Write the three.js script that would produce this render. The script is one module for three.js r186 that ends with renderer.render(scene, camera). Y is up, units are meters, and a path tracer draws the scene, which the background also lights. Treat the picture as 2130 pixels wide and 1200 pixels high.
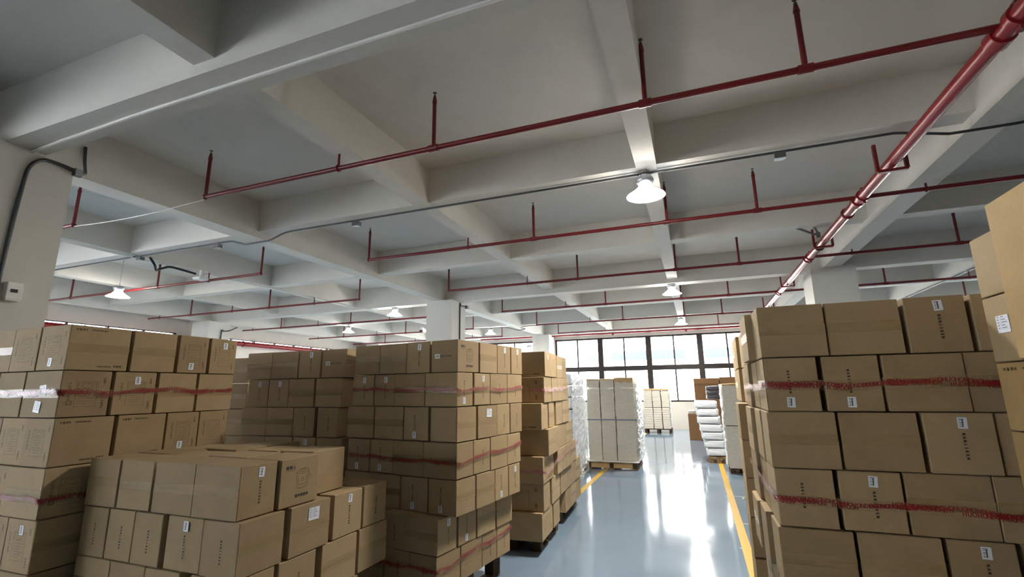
import * as THREE from 'three';
import { RoundedBoxGeometry } from 'three/addons/geometries/RoundedBoxGeometry.js';
import { mergeGeometries } from 'three/addons/utils/BufferGeometryUtils.js';
import { ImprovedNoise } from 'three/addons/math/ImprovedNoise.js';
import { RectAreaLightUniformsLib } from 'three/addons/lights/RectAreaLightUniformsLib.js';

// ───────────────────────── camera, sky, exposure
const scene = new THREE.Scene();
const camera = new THREE.PerspectiveCamera(62.46, 2130 / 1200, 0.05, 200);
camera.position.set(0, 1.65, 0);
camera.rotation.set(THREE.MathUtils.degToRad(11.953), THREE.MathUtils.degToRad(20.742), THREE.MathUtils.degToRad(-0.7185), 'YXZ');
const renderer = new THREE.WebGLRenderer({ antialias: true });
renderer.toneMapping = THREE.LinearToneMapping;
renderer.toneMappingExposure = 1.42;
renderer.shadowMap.enabled = true;
RectAreaLightUniformsLib.init();
scene.background = new THREE.Color().setRGB(0.93, 0.98, 1.05);   // even overcast sky
scene.backgroundIntensity = 13.5;
const LAMP = 340;                                                   // radiance of the high-bay lamp faces

// ───────────────────────── helpers
let seed = 7;
const rnd = () => { seed = (seed * 1664525 + 1013904223) % 4294967296; return seed / 4294967296; };
const rr = (a, b) => a + (b - a) * rnd();
const R = THREE.MathUtils.degToRad;
const noise = new ImprovedNoise();
const taken = {};
function numbered(n) { const k = taken[n] = (taken[n] ?? -1) + 1; return k ? n + '_' + String(k).padStart(3, '0') : n; }
function shade(o) { o.castShadow = true; o.receiveShadow = true; return o; }
function part(parent, name, geo, mat, x = 0, y = 0, z = 0, rx = 0, ry = 0, rz = 0) {
  const m = shade(new THREE.Mesh(geo, mat)); m.name = name; m.position.set(x, y, z); m.rotation.set(rx, ry, rz); parent.add(m); return m;
}
function thing(name, label, category, x = 0, y = 0, z = 0, turn = 0, group) {
  const g = new THREE.Group(); g.name = numbered(name); g.position.set(x, y, z); g.rotation.y = turn;
  g.userData = { label, category }; if (group) g.userData.group = group; scene.add(g); return g;
}
function single(name, label, category, geo, mat, x = 0, y = 0, z = 0, turn = 0, group) {
  const m = shade(new THREE.Mesh(geo, mat)); m.name = numbered(name); m.position.set(x, y, z); m.rotation.y = turn;
  m.userData = { label, category }; if (group) m.userData.group = group; scene.add(m); return m;
}
function struct(name, label, geo, mat, x = 0, y = 0, z = 0) {
  const m = shade(new THREE.Mesh(geo, mat)); m.name = numbered(name); m.position.set(x, y, z);
  m.userData = { kind: 'structure', label, category: name.split('_')[0] }; scene.add(m); return m;
}
function structGroup(name, label) { const g = new THREE.Group(); g.name = numbered(name); g.userData = { kind: 'structure', label, category: name.split('_')[0] }; scene.add(g); return g; }
const ORD = ['first', 'second', 'third', 'fourth', 'fifth', 'sixth', 'seventh', 'eighth', 'ninth', 'tenth', 'eleventh', 'twelfth'];

function metreUV(g, k = 1) {           // planar uv in metres from the dominant normal
  const p = g.attributes.position, n = g.attributes.normal, uv = new Float32Array(p.count * 2), ox = rnd() * 7, oy = rnd() * 7;
  for (let i = 0; i < p.count; i++) {
    const ax = Math.abs(n.getX(i)), ay = Math.abs(n.getY(i)), az = Math.abs(n.getZ(i));
    let u, v; if (ax >= ay && ax >= az) { u = p.getZ(i); v = p.getY(i); } else if (ay >= az) { u = p.getX(i); v = p.getZ(i); } else { u = p.getX(i); v = p.getY(i); }
    uv[2 * i] = u * k + ox; uv[2 * i + 1] = v * k + oy;
  }
  g.setAttribute('uv', new THREE.BufferAttribute(uv, 2)); return g;
}
const boxCache = new Map();
function bx(w, h, d) {                // plain box with metre uv, shared by size
  const k = [w, h, d].map((v) => v.toFixed(3)).join(); if (!boxCache.has(k)) boxCache.set(k, metreUV(new THREE.BoxGeometry(w, h, d))); return boxCache.get(k);
}
function rbx(w, h, d, r = 0.005) {
  const k = 'r' + [w, h, d].map((v) => v.toFixed(2)).join() + r; if (!boxCache.has(k)) boxCache.set(k, metreUV(new RoundedBoxGeometry(w, h, d, 1, r))); return boxCache.get(k);
}
function span(parentOrNull, name, x0, x1, y0, y1, z0, z1, mat) { return part(parentOrNull, name, metreUV(new THREE.BoxGeometry(x1 - x0, y1 - y0, z1 - z0)), mat, (x0 + x1) / 2, (y0 + y1) / 2, (z0 + z1) / 2); }
function tube(pts, r, seg = 40, rs = 8, tension = 0.1) { return new THREE.TubeGeometry(new THREE.CatmullRomCurve3(pts.map((p) => new THREE.Vector3(...p)), false, 'catmullrom', tension), seg, r, rs); }
function rod(a, b, r, rs = 12) {       // straight cylinder from a to b
  const va = new THREE.Vector3(...a), vb = new THREE.Vector3(...b), d = vb.clone().sub(va), g = new THREE.CylinderGeometry(r, r, d.length(), rs);
  g.applyQuaternion(new THREE.Quaternion().setFromUnitVectors(new THREE.Vector3(0, 1, 0), d.normalize())); const m = va.add(vb).multiplyScalar(0.5); g.translate(m.x, m.y, m.z); return g;
}

// ───────────────────────── textures and materials
function dataTex(n, f, srgb = true, rep = 1) {
  const a = new Uint8Array(n * n * 4);
  for (let j = 0; j < n; j++) for (let i = 0; i < n; i++) { const c = f(i / n, j / n, i, j), o = (j * n + i) * 4; a[o] = Math.max(0, Math.min(255, c[0])); a[o + 1] = Math.max(0, Math.min(255, c[1])); a[o + 2] = Math.max(0, Math.min(255, c[2])); a[o + 3] = 255; }
  const t = new THREE.DataTexture(a, n, n); t.wrapS = t.wrapT = THREE.RepeatWrapping; t.magFilter = THREE.LinearFilter; t.minFilter = THREE.LinearMipmapLinearFilter; t.generateMipmaps = true;
  if (srgb) t.colorSpace = THREE.SRGBColorSpace; t.repeat.set(rep, rep); t.needsUpdate = true; return t;
}
function tileNoise(u, v, f, s) {       // tiling noise: noise on a torus-like blend
  const a = noise.noise(u * f, v * f, s), b = noise.noise((u - 1) * f, v * f, s), c = noise.noise(u * f, (v - 1) * f, s), d = noise.noise((u - 1) * f, (v - 1) * f, s);
  return a * (1 - u) * (1 - v) + b * u * (1 - v) + c * (1 - u) * v + d * u * v;
}
const kraftTex = dataTex(512, (u, v) => {
  const a = tileNoise(u, v, 5, 1) * 10 + tileNoise(u, v, 22, 2) * 7 + tileNoise(u * 1, v, 90, 3) * 9 + (rnd() - 0.5) * 12;
  const fl = Math.sin(v * Math.PI * 2 * 64) * 1.6;
  return [226 + a + fl, 222 + a + fl, 214 + a + fl];
}, true, 2);
const kraftBump = dataTex(512, (u, v) => { const a = 128 + tileNoise(u, v, 6, 11) * 60 + tileNoise(u, v, 40, 12) * 26 + Math.sin(u * Math.PI * 2 * 40) * 10; return [a, a, a]; }, false, 2);
const plasterTex = dataTex(512, (u, v) => { const a = tileNoise(u, v, 3, 21) * 9 + tileNoise(u, v, 11, 22) * 6 + tileNoise(u, v, 50, 23) * 4 + (rnd() - 0.5) * 5; return [236 + a, 234 + a, 230 + a]; }, true, 0.35);
const plasterBump = dataTex(512, (u, v) => { const a = 128 + tileNoise(u, v, 4, 31) * 70 + tileNoise(u, v, 26, 32) * 30 + tileNoise(u, v, 100, 33) * 18; return [a, a, a]; }, false, 0.5);
const floorTex = dataTex(512, (u, v) => { const a = tileNoise(u, v, 4, 41) * 9 + tileNoise(u, v, 18, 42) * 5 + (rnd() - 0.5) * 4; const s = rnd() > 0.9985 ? 26 : 0; return [228 + a + s, 231 + a + s, 233 + a + s]; }, true, 0.3);
const floorRough = dataTex(512, (u, v) => { const a = 120 + tileNoise(u, v, 5, 51) * 70 + tileNoise(u, v, 24, 52) * 40; return [a, a, a]; }, false, 0.3);
const floorBump = dataTex(512, (u, v) => { const a = 128 + tileNoise(u, v, 6, 55) * 90 + tileNoise(u, v, 17, 56) * 40; return [a, a, a]; }, false, 0.25);
const woodTex = dataTex(256, (u, v) => { const a = tileNoise(u, v * 6, 5, 61) * 26 + Math.sin((v * 30 + tileNoise(u, v, 3, 62) * 3) * 6.28) * 9; return [205 + a, 190 + a, 165 + a]; }, true, 1.5);
const sheetTex = dataTex(256, (u, v) => { const a = Math.sin(v * Math.PI * 2 * 48) * 10 + tileNoise(u, v, 6, 71) * 14 + (rnd() - 0.5) * 16; return [228 + a, 226 + a, 220 + a]; }, true, 3);
const filmBump = dataTex(256, (u, v) => { const a = 128 + tileNoise(u, v, 6, 81) * 110 + tileNoise(u, v, 16, 82) * 70 + Math.abs(tileNoise(u, v, 28, 83)) * 60; return [a, a, a]; }, false, 2);

const std = (o) => new THREE.MeshStandardMaterial(o), phy = (o) => new THREE.MeshPhysicalMaterial(o);
const M = {
  plaster: std({ color: 0xe9e7e2, map: plasterTex, roughness: 0.9, bumpMap: plasterBump, bumpScale: 0.0025 }),
  wall: std({ color: 0xeceae4, map: plasterTex, roughness: 0.88, bumpMap: plasterBump, bumpScale: 0.002 }),
  floor: phy({ color: 0x8395a6, map: floorTex, roughness: 0.22, roughnessMap: floorRough, bumpMap: floorBump, bumpScale: 0.0008, specularIntensity: 0.6 }),
  yellow: std({ color: 0xe3b232, roughness: 0.4, map: floorTex }),
  whitePaint: std({ color: 0xd8dcdd, roughness: 0.45 }),
  red: std({ color: 0x6b1015, roughness: 0.38 }),
  redMain: std({ color: 0x861c20, roughness: 0.26, metalness: 0.1 }),
  brass: std({ color: 0x5a5148, roughness: 0.4, metalness: 0.8 }),
  grey: std({ color: 0x6e6f6e, roughness: 0.5, metalness: 0.5 }),
  conduit: std({ color: 0x4b4e50, roughness: 0.5, metalness: 0.4 }),
  whitePlastic: std({ color: 0xe6e4de, roughness: 0.45 }),
  black: std({ color: 0x151414, roughness: 0.5 }),
  frame: std({ color: 0x2a2422, roughness: 0.45, metalness: 0.3 }),
  glass: phy({ color: 0xffffff, transmission: 1, thickness: 0, roughness: 0.0, ior: 1.45 }),
  facade: std({ color: 0xe9e6df, roughness: 0.9 }),
  facadeGlass: std({ color: 0x363f46, roughness: 0.35 }),
  alum: std({ color: 0xb9bcbf, roughness: 0.3, metalness: 0.9 }),
  reflector: phy({ color: 0xf4f6f8, roughness: 0.35, transmission: 0.35, thickness: 0 }),
  lens: std({ color: 0xffffff, emissive: 0xf4faff, emissiveIntensity: 6, roughness: 0.6 }),
  neck: std({ color: 0xffffff, emissive: 0xf4faff, emissiveIntensity: 3, roughness: 0.6 }),
  wood: std({ color: 0xb59a72, map: woodTex, roughness: 0.8 }),
  darkWood: std({ color: 0x4a3a2c, map: woodTex, roughness: 0.85 }),
  tapeClear: phy({ color: 0xc2a878, roughness: 0.3, transparent: true, opacity: 0.26 }),
  sheet: std({ color: 0xe6e1d6, map: sheetTex, roughness: 0.85 }),
  sheetCool: std({ color: 0xdedcd8, map: sheetTex, roughness: 0.85 }),
  tan: std({ color: 0xd2b383, map: kraftTex, roughness: 0.8 }),
  bag: phy({ color: 0xe3e6ea, roughness: 0.32, bumpMap: filmBump, bumpScale: 0.012, clearcoat: 0.5, clearcoatRoughness: 0.15 }),
  film: phy({ color: 0xf2f5f8, roughness: 0.1, transmission: 0.42, thickness: 0, bumpMap: filmBump, bumpScale: 0.03, side: THREE.DoubleSide }),
  darkBag: phy({ color: 0x23242e, roughness: 0.25, bumpMap: filmBump, bumpScale: 0.015, clearcoat: 0.6 }),
  strap: std({ color: 0x7e8299, roughness: 0.5 }),
};
const kraft = [0xb8a17c, 0xb39c78, 0xbca580, 0xae9774].map((c) => std({ color: c, map: kraftTex, roughness: 0.82, bumpMap: kraftBump, bumpScale: 0.0012 }));
const kraftDark = [0x97714b, 0x906b47, 0x9d774f].map((c) => std({ color: c, map: kraftTex, roughness: 0.82, bumpMap: kraftBump, bumpScale: 0.0012 }));
const kraftBright = [0xc9aa76, 0xc2a370].map((c) => std({ color: c, map: kraftTex, roughness: 0.8, bumpMap: kraftBump, bumpScale: 0.0014 }));

function canvasTex(w, h, draw) {
  const c = document.createElement('canvas'); c.width = w; c.height = h; const x = c.getContext('2d'); draw(x, w, h);
  const t = new THREE.CanvasTexture(c); t.colorSpace = THREE.SRGBColorSpace; t.magFilter = THREE.LinearFilter; return t;
}
const printMat = (t, o = {}) => std({ map: t, transparent: true, roughness: 0.75, ...o });
const INK = 'rgb(34,28,24)';
// the carton lettering
const wordMat = printMat(canvasTex(1024, 128, (x, w, h) => { x.clearRect(0, 0, w, h); x.fillStyle = INK; x.strokeStyle = INK; x.lineWidth = 9; x.font = 'bold 122px sans-serif'; x.textBaseline = 'middle'; const s = 'NANJIREN'; for (let i = 0; i < s.length; i++) { x.textAlign = 'center'; x.fillText(s[i], 64 + i * 128, h / 2 + 4); x.strokeText(s[i], 64 + i * 128, h / 2 + 4); } }));
const stickerMats = [0, 1].map((k) => std({ roughness: 0.5, map: canvasTex(96, 128, (x, w, h) => {
  x.fillStyle = k ? 'rgb(226,230,236)' : 'rgb(232,233,232)'; x.fillRect(0, 0, w, h); x.fillStyle = 'rgb(70,80,110)';
  for (let i = 0; i < 5; i++) x.fillRect(14, 16 + i * 20, 30 + ((i * 37 + k * 20) % 40), i % 2 ? 5 : 8); x.fillStyle = 'rgb(60,60,66)'; x.fillRect(44, 24, 12, 84);
}) }));
const sheetLabelMat = std({ roughness: 0.5, map: canvasTex(256, 224, (x, w, h) => {
  x.fillStyle = 'rgb(228,231,236)'; x.fillRect(0, 0, w, h); x.strokeStyle = 'rgb(120,135,175)'; x.lineWidth = 2;
  for (let i = 1; i < 6; i++) { x.beginPath(); x.moveTo(10, i * 36); x.lineTo(w - 10, i * 36); x.stroke(); } x.beginPath(); x.moveTo(84, 36); x.lineTo(84, 180); x.stroke();
  x.fillStyle = 'rgb(70,80,120)'; for (let i = 0; i < 5; i++) { x.fillRect(20, 14 + i * 36, 46, 9); x.fillRect(100, 14 + i * 36, 60 + (i * 29) % 70, 9); }
}) });
// three characters built from strokes: south, pole, person
function strokes(x, list, ox, oy, s) { x.beginPath(); for (const l of list) { x.moveTo(ox + l[0] * s, oy + l[1] * s); for (let i = 2; i < l.length; i += 2) x.lineTo(ox + l[i] * s, oy + l[i + 1] * s); } x.stroke(); }
const NAN = [[.1, .2, .9, .2], [.5, .05, .5, .35], [.15, .95, .15, .38, .85, .38, .85, .95, .75, .9], [.36, .46, .42, .56], [.64, .46, .58, .56], [.3, .6, .7, .6], [.28, .75, .72, .75], [.5, .6, .5, .93]];
const JI = [[.05, .3, .42, .3], [.24, .05, .24, .95], [.24, .35, .06, .65], [.24, .35, .42, .55], [.48, .15, .88, .15, .78, .42, .92, .42, .5, .95], [.58, .15, .56, .5, .46, .95], [.6, .5, .95, .95]];
const REN = [[.5, .08, .48, .4, .1, .92], [.5, .4, .9, .92]];
const BOXY = [[[.1, .15, .9, .15], [.5, .05, .5, .95], [.15, .4, .85, .4, .85, .75, .15, .75, .15, .4], [.2, .95, .8, .95]], [[.1, .1, .1, .9], [.1, .5, .3, .5], [.4, .2, .9, .2], [.65, .05, .65, .95], [.4, .5, .95, .5], [.45, .8, .9, .8]], [[.1, .3, .4, .3], [.25, .1, .25, .9], [.5, .1, .9, .1, .9, .9, .5, .9, .5, .1], [.5, .5, .9, .5]]];
const logoMat = printMat(canvasTex(512, 512, (x, w, h) => {
  x.clearRect(0, 0, w, h); x.strokeStyle = 'rgb(52,42,32)'; x.lineWidth = 7; x.lineCap = 'round';
  strokes(x, NAN, 30, 70, 44); strokes(x, JI, 80, 70, 44); strokes(x, REN, 130, 70, 44); x.lineWidth = 3; strokes(x, [[0, 0, 1, 0]], 34, 128, 130);
  x.strokeStyle = 'rgba(70,56,42,0.75)'; x.lineWidth = 4;
  x.beginPath(); x.ellipse(290, 150, 92, 26, -0.05, 0, 6.3); x.stroke(); x.beginPath(); x.ellipse(290, 144, 52, 12, -0.05, 0, 6.3); x.stroke();
  x.beginPath(); x.moveTo(198, 158); x.lineTo(204, 330); x.quadraticCurveTo(290, 352, 376, 326); x.lineTo(382, 152); x.stroke();
  x.beginPath(); x.moveTo(224, 200); x.lineTo(228, 300); x.lineTo(350, 298); x.lineTo(354, 196); x.stroke(); x.beginPath(); x.ellipse(290, 244, 18, 18, 0, 0, 6.3); x.stroke(); x.beginPath(); x.moveTo(376, 180); x.quadraticCurveTo(412, 180, 400, 230); x.stroke();
  x.strokeStyle = INK; x.lineWidth = 7; for (let i = 0; i < 5; i++) strokes(x, BOXY[i % 3], 190 + i * 42, 400, 34);
}));
const scrawl = (x, x0, y0, n, s, vertical) => { for (let i = 0; i < n; i++) strokes(x, BOXY[(i * 2 + 1) % 3], x0 + (vertical ? 0 : i * s * 1.25), y0 + (vertical ? i * s * 1.25 : 0), s); };
const panelMats = [0, 1].map((k) => printMat(canvasTex(384, 512, (x, w, h) => {
  x.clearRect(0, 0, w, h); x.strokeStyle = 'rgba(58,44,32,0.62)'; x.lineWidth = 3;
  x.strokeRect(110, 110, 180, 300); x.strokeRect(124, 126, 150, 70); for (let i = 0; i < 6; i++) { x.beginPath(); x.moveTo(130, 230 + i * 28); x.lineTo(270 - (i % 3) * 24, 230 + i * 28); x.stroke(); }
  x.beginPath(); x.ellipse(200, 160, 52, 22, 0, 0, 6.3); x.stroke(); scrawl(x, 40, 120, 6, 30, true); x.lineWidth = 4; scrawl(x, 332, 60, 3, 20, true); scrawl(x, 332, k ? 330 : 360, 4, 22, true); if (k) { x.strokeRect(44, 340, 46, 46); x.strokeRect(52, 348, 30, 30); }
})));
const edgeMat = printMat(canvasTex(512, 384, (x, w, h) => {
  x.clearRect(0, 0, w, h); x.strokeStyle = 'rgba(48,36,28,0.8)'; x.lineWidth = 4; scrawl(x, 30, 16, 4, 20, false); x.lineWidth = 3; scrawl(x, 160, 18, 9, 13, false); scrawl(x, 250, 352, 8, 13, false); x.lineWidth = 5; scrawl(x, 400, 344, 3, 20, false);
}));
// printed adhesive tape: red capitals laid over one another
function tapeTex(color, dense) {
  const t = canvasTex(2048, 96, (x, w, h) => {
    x.clearRect(0, 0, w, h); x.fillStyle = 'rgba(205,178,140,0.16)'; x.fillRect(0, 8, w, h - 16); x.textBaseline = 'middle'; x.textAlign = 'center';
    let s2 = 11; const r2 = () => { s2 = (s2 * 16807) % 2147483647; return s2 / 2147483647; };
    x.font = 'bold 46px sans-serif'; const s = 'OHUOHONDH';
    for (let pass = 0; pass < dense; pass++) for (let i = 0, px = 12 + pass * 9; px < w; i++, px += 25 + r2() * 6) {
      const gap = Math.sin(px * 0.0105 + pass * 1.3) + 0.35 * Math.sin(px * 0.031); if (pass && gap < -0.15) continue;
      x.fillStyle = color; x.fillText(s[i % s.length], px, h / 2 + Math.sin(px * 0.006 + pass) * 9 + (pass % 2 ? 10 : -7));
    }
  });
  t.wrapS = THREE.RepeatWrapping; return t;
}
const redTape = phy({ map: tapeTex('rgba(132,26,28,0.86)', 4), transparent: true, roughness: 0.36, side: THREE.DoubleSide });
const pinkTape = phy({ map: tapeTex('rgba(178,96,120,0.6)', 3), transparent: true, roughness: 0.3, side: THREE.DoubleSide });

// ───────────────────────── the hall: floor, slab, beams, columns, walls, windows
const XL = -15.95, XR = 12.0, ZF = -20.8, ZB = 7.4, TOP = 4.55;
struct('floor', 'glossy grey blue epoxy floor of the warehouse', metreUV(new THREE.BoxGeometry(XR - XL + 0.6, 0.2, ZB - ZF + 0.6)), M.floor, (XL + XR) / 2, -0.1, (ZF + ZB) / 2);
struct('ceiling', 'white painted concrete slab above the beams', metreUV(new THREE.BoxGeometry(XR - XL + 0.6, 0.25, ZB - ZF + 0.6)), M.plaster, (XL + XR) / 2, TOP + 0.125, (ZF + ZB) / 2);
function beam(x0, x1, y0, z0, z1, label) { return struct('ceiling_beam', label, metreUV(new THREE.BoxGeometry(x1 - x0, TOP - y0, z1 - z0)), M.plaster, (x0 + x1) / 2, (TOP + y0) / 2, (z0 + z1) / 2); }
const mainX = [-15.1, -6.25, 2.72, 11.6], mainZ = [-20.3, -11.27, -2.25, 6.75];
mainX.forEach((x, i) => beam(x - 0.15, x + 0.15, 3.97, ZF, ZB, `white deep lengthwise beam along the ${ORD[i]} column line`));
[-12.13, -9.2, -3.22, -0.325, 5.7, 8.65].forEach((x, i) => beam(x - 0.11, x + 0.11, 4.06, ZF, ZB, `white shallow lengthwise beam, ${ORD[i]} counted across the hall`));
mainZ.forEach((z, i) => beam(XL, XR, 3.96, z - 0.15, z + 0.15, `white deep cross beam on the ${ORD[3 - i]} column row`));
[-17.27, -14.27, -8.25, -5.25, 0.75, 3.75].forEach((z, i) => beam(XL, XR, 4.07, z - 0.12, z + 0.12, `white shallow cross beam, ${ORD[i]} counted from the far windows`));
function column(x0, x1, z0, z1, label) { return struct('column', label, metreUV(new THREE.BoxGeometry(x1 - x0, 3.97, z1 - z0)), M.plaster, (x0 + x1) / 2, 3.97 / 2, (z0 + z1) / 2); }
const cols = [[-6.55, -5.8, -2.64, -1.87, 'white square column at the left edge'], [-6.55, -5.8, -11.66, -10.87, 'white square column behind the tall middle stack'], [2.33, 3.1, -11.66, -10.87, 'white square column behind the large right stack'], [-15.45, -14.7, -11.66, -10.87, 'white square column far off by the side windows'],
  [-6.6, -5.85, -20.66, -19.9, 'white square column beside the far windows'], [2.35, 3.1, -20.66, -19.9, 'white square column hidden beside the far windows'], [2.33, 3.1, -2.64, -1.87, 'white square column beyond the near cartons'], [-15.45, -14.7, -2.64, -1.87, 'white column near the side windows'], [-15.45, -14.7, -20.66, -19.9, 'white column in the far corner']];
cols.forEach((c) => column(...c));

function windowWall(name, label, along, at, outward, s0, s1, openings, sill, head, mid) {
  // along: 'x' or 'z'; wall plane at `at`, thickness outwards
  const T = 0.24, g = structGroup(name, label), put = (n, a0, a1, y0, y1, m = M.wall, t0 = 0, t1 = T) => {
    const o0 = at + outward * t0, o1 = at + outward * t1, lo = Math.min(o0, o1), hi = Math.max(o0, o1);
    return along === 'x' ? span(g, n, a0, a1, y0, y1, lo, hi, m) : span(g, n, lo, hi, y0, y1, a0, a1, m);
  };
  put('parapet', s0, s1, 0, sill); put('lintel', s0, s1, head, TOP); let c = s0;
  for (const [a, b] of openings) { if (a > c + 0.01) put('pier', c, a, sill, head); c = b; } if (s1 > c + 0.01) put('pier', c, s1, sill, head);
  return { T };
}
let winN = 0;
function windowSet(along, at, outward, a, b, sill, head, mid, n, label, rail = 0.07) {
  const g = structGroup('window_' + (++winN), label); g.name = 'window_' + winN; g.userData.category = 'window';
  const put = (nm, a0, a1, y0, y1, m, t0, t1) => { const o0 = at + outward * t0, o1 = at + outward * t1, lo = Math.min(o0, o1), hi = Math.max(o0, o1); return along === 'x' ? span(g, nm, a0, a1, y0, y1, lo, hi, m) : span(g, nm, lo, hi, y0, y1, a0, a1, m); };
  const W = (b - a) / n;
  put('head_rail', a, b, head - rail, head, M.frame, 0.06, 0.14); put('sill_rail', a, b, sill, sill + rail, M.frame, 0.06, 0.14); if (mid) put('transom', a, b, mid - 0.1, mid + 0.1, M.frame, 0.05, 0.15);
  put('jamb', a, a + 0.08, sill, head, M.frame, 0.06, 0.14); put('jamb', b - 0.08, b, sill, head, M.frame, 0.06, 0.14);
  for (let i = 0; i < n; i++) {
    if (i) put('post', a + i * W - (rail < 0.05 ? 0.03 : 0.11), a + i * W + (rail < 0.05 ? 0.03 : 0.11), sill, head, M.frame, 0.04, 0.16);
    put('mullion', a + (i + 0.5) * W - 0.03, a + (i + 0.5) * W + 0.03, sill, head, M.frame, 0.07, 0.13);
    for (let h = 0; h < 2; h++) for (const [y0, y1] of mid ? [[sill + rail, mid - 0.1], [mid + 0.1, head - rail]] : [[sill + rail, head - rail]])
      put('pane', a + i * W + (h ? W / 2 + 0.03 : 0.11), a + i * W + (h ? W - 0.11 : W / 2 - 0.03), y0, y1, M.glass, 0.098, 0.1);
  }
}
const farOpen = [[-14.6, -6.85], [-5.84, 2.27], [3.2, 11.2]], SILL = 1.07, HEAD = 3.8, MID = 2.46;
windowWall('wall_far', 'white end wall pierced by wide dark framed windows', 'x', ZF, -1, XL - 0.24, XR + 0.24, farOpen, SILL, HEAD);
['dark framed window run left of the far column', 'dark framed window run at the end of the aisle', 'dark framed window run behind the right cartons'].forEach((l, i) => windowSet('x', ZF, -1, farOpen[i][0], farOpen[i][1], SILL, HEAD, MID, 4, l));
const sideOpen = [[-19.8, -11.8], [-10.75, -2.8], [-1.7, 6.2]];
windowWall('wall_left', 'white side wall with a window strip under a deep lintel', 'z', XL, -1, ZF, -2.25, sideOpen.slice(0, 2), 3.45, 3.61);
windowWall('wall_left', 'white side wall with a tall window beside the viewer', 'z', XL, -1, -2.25, ZB, sideOpen.slice(2), SILL, 3.6);
['dark framed side window beyond the far column', 'dark framed side window behind the leftmost stack', 'dark framed side window beside the viewer'].forEach((l, i) => windowSet('z', XL, -1, sideOpen[i][0], sideOpen[i][1], i < 2 ? 3.45 : SILL, i < 2 ? 3.61 : 3.6, null, 4, l, i < 2 ? 0.025 : 0.07));
windowWall('wall_back', 'white end wall behind the viewer with one wide window', 'x', ZB, 1, XL - 0.24, XR + 0.24, [[-14.6, -9.2]], SILL, HEAD);
windowSet('x', ZB, 1, -14.6, -9.2, SILL, HEAD, MID, 3, 'dark framed window run behind the viewer in the left bay');
struct('wall_right', 'plain white side wall beyond the right stacks', metreUV(new THREE.BoxGeometry(0.24, TOP, ZB - ZF + 0.48)), M.wall, XR + 0.12, TOP / 2, (ZF + ZB) / 2);

// outside: pale block across the yard
{
  const g = structGroup('wall_across_yard', 'pale building across the yard seen through the far windows'); g.userData = { label: 'pale building across the yard seen through the far windows', category: 'building' };
  g.name = numbered('neighbour_building'); span(g, 'wall', -34, 28, -0.4, 9, -36.4, -34, M.facade);
  for (const [a, b] of [[-16, -11.5], [-7.1, -6.5], [-5.42, -0.58], [0.62, 4.6], [6, 10.8]]) { const w = span(g, 'window', a, b, 3.52, 4.14, -34.06, -33.96, M.facadeGlass); const n = Math.max(1, Math.round((b - a) / 1.2)); for (let i = 1; i < n; i++) part(w, 'bar', bx(0.05, 0.62, 0.05), M.facade, -(b - a) / 2 + (b - a) * i / n, 0, 0.07); }
  span(g, 'ledge', -34, 28, 3.38, 3.48, -34, -33.8, M.facade);
  single('yard_ground', 'pale concrete yard outside the far windows', 'ground', metreUV(new THREE.BoxGeometry(70, 0.2, 60)), M.facade, -2, -0.55, -30).userData.kind = 'structure';
}

// floor paint
single('floor_line', 'yellow painted line on the left of the aisle', 'floor line', metreUV(new THREE.BoxGeometry(0.09, 0.002, 14.3)), M.yellow, -1.93, 0.001, -13.45);
single('floor_line', 'yellow painted line on the right of the aisle', 'floor line', metreUV(new THREE.BoxGeometry(0.09, 0.002, 19)), M.yellow, 0.335, 0.001, -10.6);
[[0.42, -6.9], [0.42, -8.5], [0.42, -5.9], [-2.2, -8.1]].forEach(([x, z], i) => single('floor_mark', `thin white cross mark on the floor, ${ORD[i]} of four by the yellow lines`, 'floor mark', bx(0.5, 0.002, 0.012), M.whitePaint, x + 0.1, 0.001, z));

// ───────────────────────── sprinkler pipes
const PZ = [-3.62, -6.65, -9.58, -12.9, -16.2, -19.1], PY = 3.9;
const headGeo = (() => { const g = [new THREE.CylinderGeometry(0.012, 0.016, 0.03, 10), new THREE.CylinderGeometry(0.004, 0.004, 0.03, 6).translate(0, 0.028, 0), new THREE.CylinderGeometry(0.02, 0.02, 0.004, 12).translate(0, 0.042, 0)]; return mergeGeometries(g.map((q) => q.toNonIndexed())); })();
function branch(label, x0, x1, z, risers, hangers, endAt) {
  const g = thing('sprinkler_pipe', label, 'pipe', 0, PY, z, 0, 'red branch pipes under the ceiling'), r = 0.026;
  part(g, 'pipe', rod([x0, 0, 0], [x1, 0, 0], r), M.red);
  for (const x of risers) {
    const top = 0.5; part(g, 'riser', rod([x, 0, 0], [x, top, 0], 0.02, 10), M.red);
    part(g, 'reducer', new THREE.CylinderGeometry(0.017, 0.025, 0.05, 10), M.red, x, top + 0.005, 0); part(g, 'sprinkler_head', headGeo, M.brass, x, top + 0.045, 0);
    if (Math.abs(x - endAt) > 0.01) part(g, 'tee', new THREE.CylinderGeometry(0.034, 0.034, 0.1, 12), M.red, x, 0, 0, 0, 0, Math.PI / 2); else part(g, 'elbow', new THREE.SphereGeometry(0.034, 12, 8), M.red, x, 0, 0);
  }
  for (const [x, t] of hangers) { const h = part(g, 'hanger', rod([x, 0.02, 0], [x, t - PY, 0], 0.012, 8), M.red); part(h, 'clamp', new THREE.TorusGeometry(0.034, 0.007, 6, 14), M.red, x, 0, 0, 0, Math.PI / 2, 0); }
  return g;
}
PZ.forEach((z, i) => branch(`red sprinkler branch pipe over the aisle, ${ORD[i]} one from the viewer`, -5.2, 7.6, z, i === 5 ? [-5.2, 0.93] : [-5.2, -2.15, -0.2, 0.93, 4.2, 7.0], [[-3.27, 4.06], [2.72, 3.97], [5.7, 4.06]], -5.2));
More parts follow.
